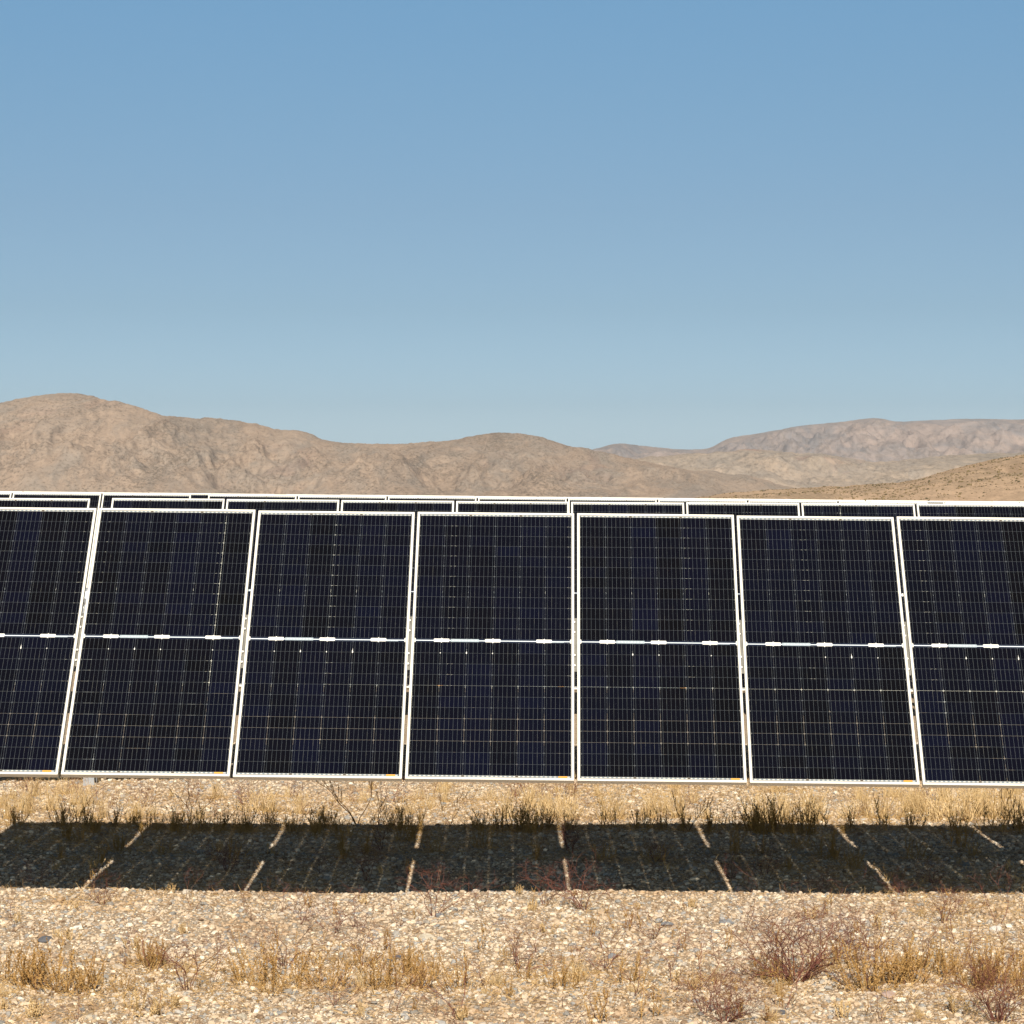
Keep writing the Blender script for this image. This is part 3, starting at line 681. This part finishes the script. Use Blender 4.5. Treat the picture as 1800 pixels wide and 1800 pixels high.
# fine dead litter and wisps, uncountable
mb = MB(); rr_ = random.Random(77)
for k in range(72000):
    y = 11.6 + 13 * rr_.random(); x = rr_.uniform(-1, 1) * (y * .21 + .4)
    dens = noise.noise((x * .55, y * .55, 20)) + (.35 if 19.6 < y < 25 else 0) + (.2 if 13.0 < y < 14.6 else 0)
    if dens < rr_.random() * .7 - .15: continue
    z = ground_z(x, y); a = rr_.random() * 6.283; L_ = rr_.uniform(.02, .09)
    upn = 1.0 if rr_.random() < .35 else .12
    p = Vector((x, y, z + .008)); d = Vector((math.cos(a), math.sin(a), upn * rr_.uniform(.3, 2))).normalized()
    q = p + d * L_ * .5; q2 = q + (d + Vector((rr_.gauss(0, .3), rr_.gauss(0, .3), rr_.gauss(0, .2)))).normalized() * L_ * .5
    mb.tube([p, q, q2], [.0012, .001, .0005], 3, rr_.random(), cap=False)
for r_ in recs:
    if r_[0] not in ('weed', 'dense', 'tuft'): continue
    p0 = G(r_[3], r_[4])
    for q in range(70):
        a = rr_.random() * 6.283; rad = abs(rr_.gauss(0, .13)) + .02; x, y = p0.x + math.cos(a) * rad * 1.5, p0.y + math.sin(a) * rad; a = rr_.random() * 6.283; L_ = rr_.uniform(.02, .08)
        p = Vector((x, y, ground_z(x, y) + .008)); d = Vector((math.cos(a), math.sin(a), rr_.uniform(0, .7))).normalized()
        mb.tube([p, p + d * L_ * .5, p + d * L_ + Vector((0, 0, rr_.gauss(0, .006)))], [.0015, .0012, .0006], 3, rr_.random(), cap=False)
lt_ = link('plant_litter', mb.mesh('plant_litter'), m_plant('litter', (.22, .11, .04), (.64, .42, .17)))
tag(lt_, 'broken dry stems and wisps of grass scattered over gravel', 'dry litter', kind='stuff')

# ------------------------------------------------------------------ single larger rocks
def rock(seed):
    import bmesh
    bm = bmesh.new(); bmesh.ops.create_icosphere(bm, subdivisions=3, radius=1)
    r_ = random.Random(seed); o = Vector((r_.random() * 50, 0, 0))
    cuts = [(Vector((r_.gauss(0, 1), r_.gauss(0, 1), r_.gauss(0, 1))).normalized(), r_.uniform(.6, .85)) for _ in range(9)]
    for v in bm.verts:
        c = v.co.copy()
        for n_, d_ in cuts:
            e = c.dot(n_) - d_
            if e > 0: c -= n_ * e
        v.co = c * (1 + .08 * noise.noise(c * 2.5 + o))
    me = bpy.data.meshes.new('rock'); bm.to_mesh(me); bm.free(); return me
def m_rock(name, c): return m_simple(name, c, .9, 0, .2, .25, 30, .004)
RM = {'cream': m_rock('cream_rock', (.62, .53, .40)), 'grey': m_rock('grey_rock', (.25, .25, .25)), 'dark grey': m_rock('dark_rock', (.14, .14, .15)), 'white': m_rock('white_rock', (.72, .68, .60)),
      'tan': m_rock('tan_rock', (.46, .32, .20)), 'pinkish': m_rock('pink_rock', (.50, .36, .30))}
ROCKS = [(1275, 1624, .045, 'grey', 'small grey rock on gravel left of the large reddish bush'), (80, 1655, .05, 'dark grey', 'flat dark grey rock on gravel far left, above the golden weeds'),
         (270, 1620, .05, 'tan', 'long tan rock on gravel under the second front panel'), (752, 1650, .05, 'cream', 'angular cream rock on gravel under the fourth panel'),
         (813, 1623, .035, 'white', 'rounded white rock on gravel under the fourth panel'), (772, 1612, .035, 'grey', 'grey rock at the foot of the reddish bush under the fourth panel'),
         (702, 1686, .035, 'dark grey', 'dark grey rock on gravel above the golden weed under the third panel'), (687, 1691, .03, 'dark grey', 'smaller dark grey rock just left of the other dark rock'),
         (1000, 1680, .038, 'white', 'bright white rock on gravel below the gap right of the fourth panel'), (1075, 1683, .035, 'grey', 'grey rock on gravel under the fifth panel, nearest the camera'),
         (1173, 1628, .045, 'grey', 'blocky grey rock on gravel under the fifth panel'), (1108, 1613, .04, 'tan', 'tan rock near the shadow front edge under the fifth panel'),
         (1752, 1637, .045, 'white', 'white rock on gravel near the right edge'), (1315, 1778, .055, 'cream', 'long cream rock at the bottom below the large bush'),
         (1370, 1783, .04, 'dark grey', 'dark grey rock at the bottom right of the long cream rock'), (1562, 1753, .055, 'pinkish', 'flat pinkish rock in front of the golden weeds at right'),
         (157, 1790, .03, 'cream', 'small cream rock at the bottom left'), (425, 1790, .035, 'cream', 'small cream rock at the bottom under the third panel'),
         (140, 1632, .035, 'white', 'white rock on gravel left of the long tan rock')]
for k, (px, py, s_, c, lab) in enumerate(ROCKS):
    o = link('rock', rock(900 + k), RM[c]); p = G(px, py); o.location = (p.x, p.y, ground_z(p.x, p.y) + s_ * .15)
    o.scale = (s_ * rnd.uniform(.8, 1.3), s_ * rnd.uniform(.7, 1), s_ * rnd.uniform(.42, .62)); o.rotation_euler = (0, 0, rnd.gauss(0, .4))
    tag(o, lab, 'rock', 'larger rocks lying on the gravel')

# ------------------------------------------------------------------ air
HAZE = 3.6e-5
if HAZE:
    m = MB(); m.box(-11500, 11500, -400, 13000, -62, 330)
    t = T('air'); vn = t.node('ShaderNodeVolumePrincipled', {'Color': (.80, .88, .97), 'Density': HAZE, 'Anisotropy': 0.0})
    t.nt.links.new(vn.outputs[0], t.out.inputs['Volume'])
    hz = link('haze', m.mesh('haze'), t.m); tag(hz, kind='stuff')
    hz['label'] = 'thin pale desert haze fading the far mountains'; hz['category'] = 'haze'
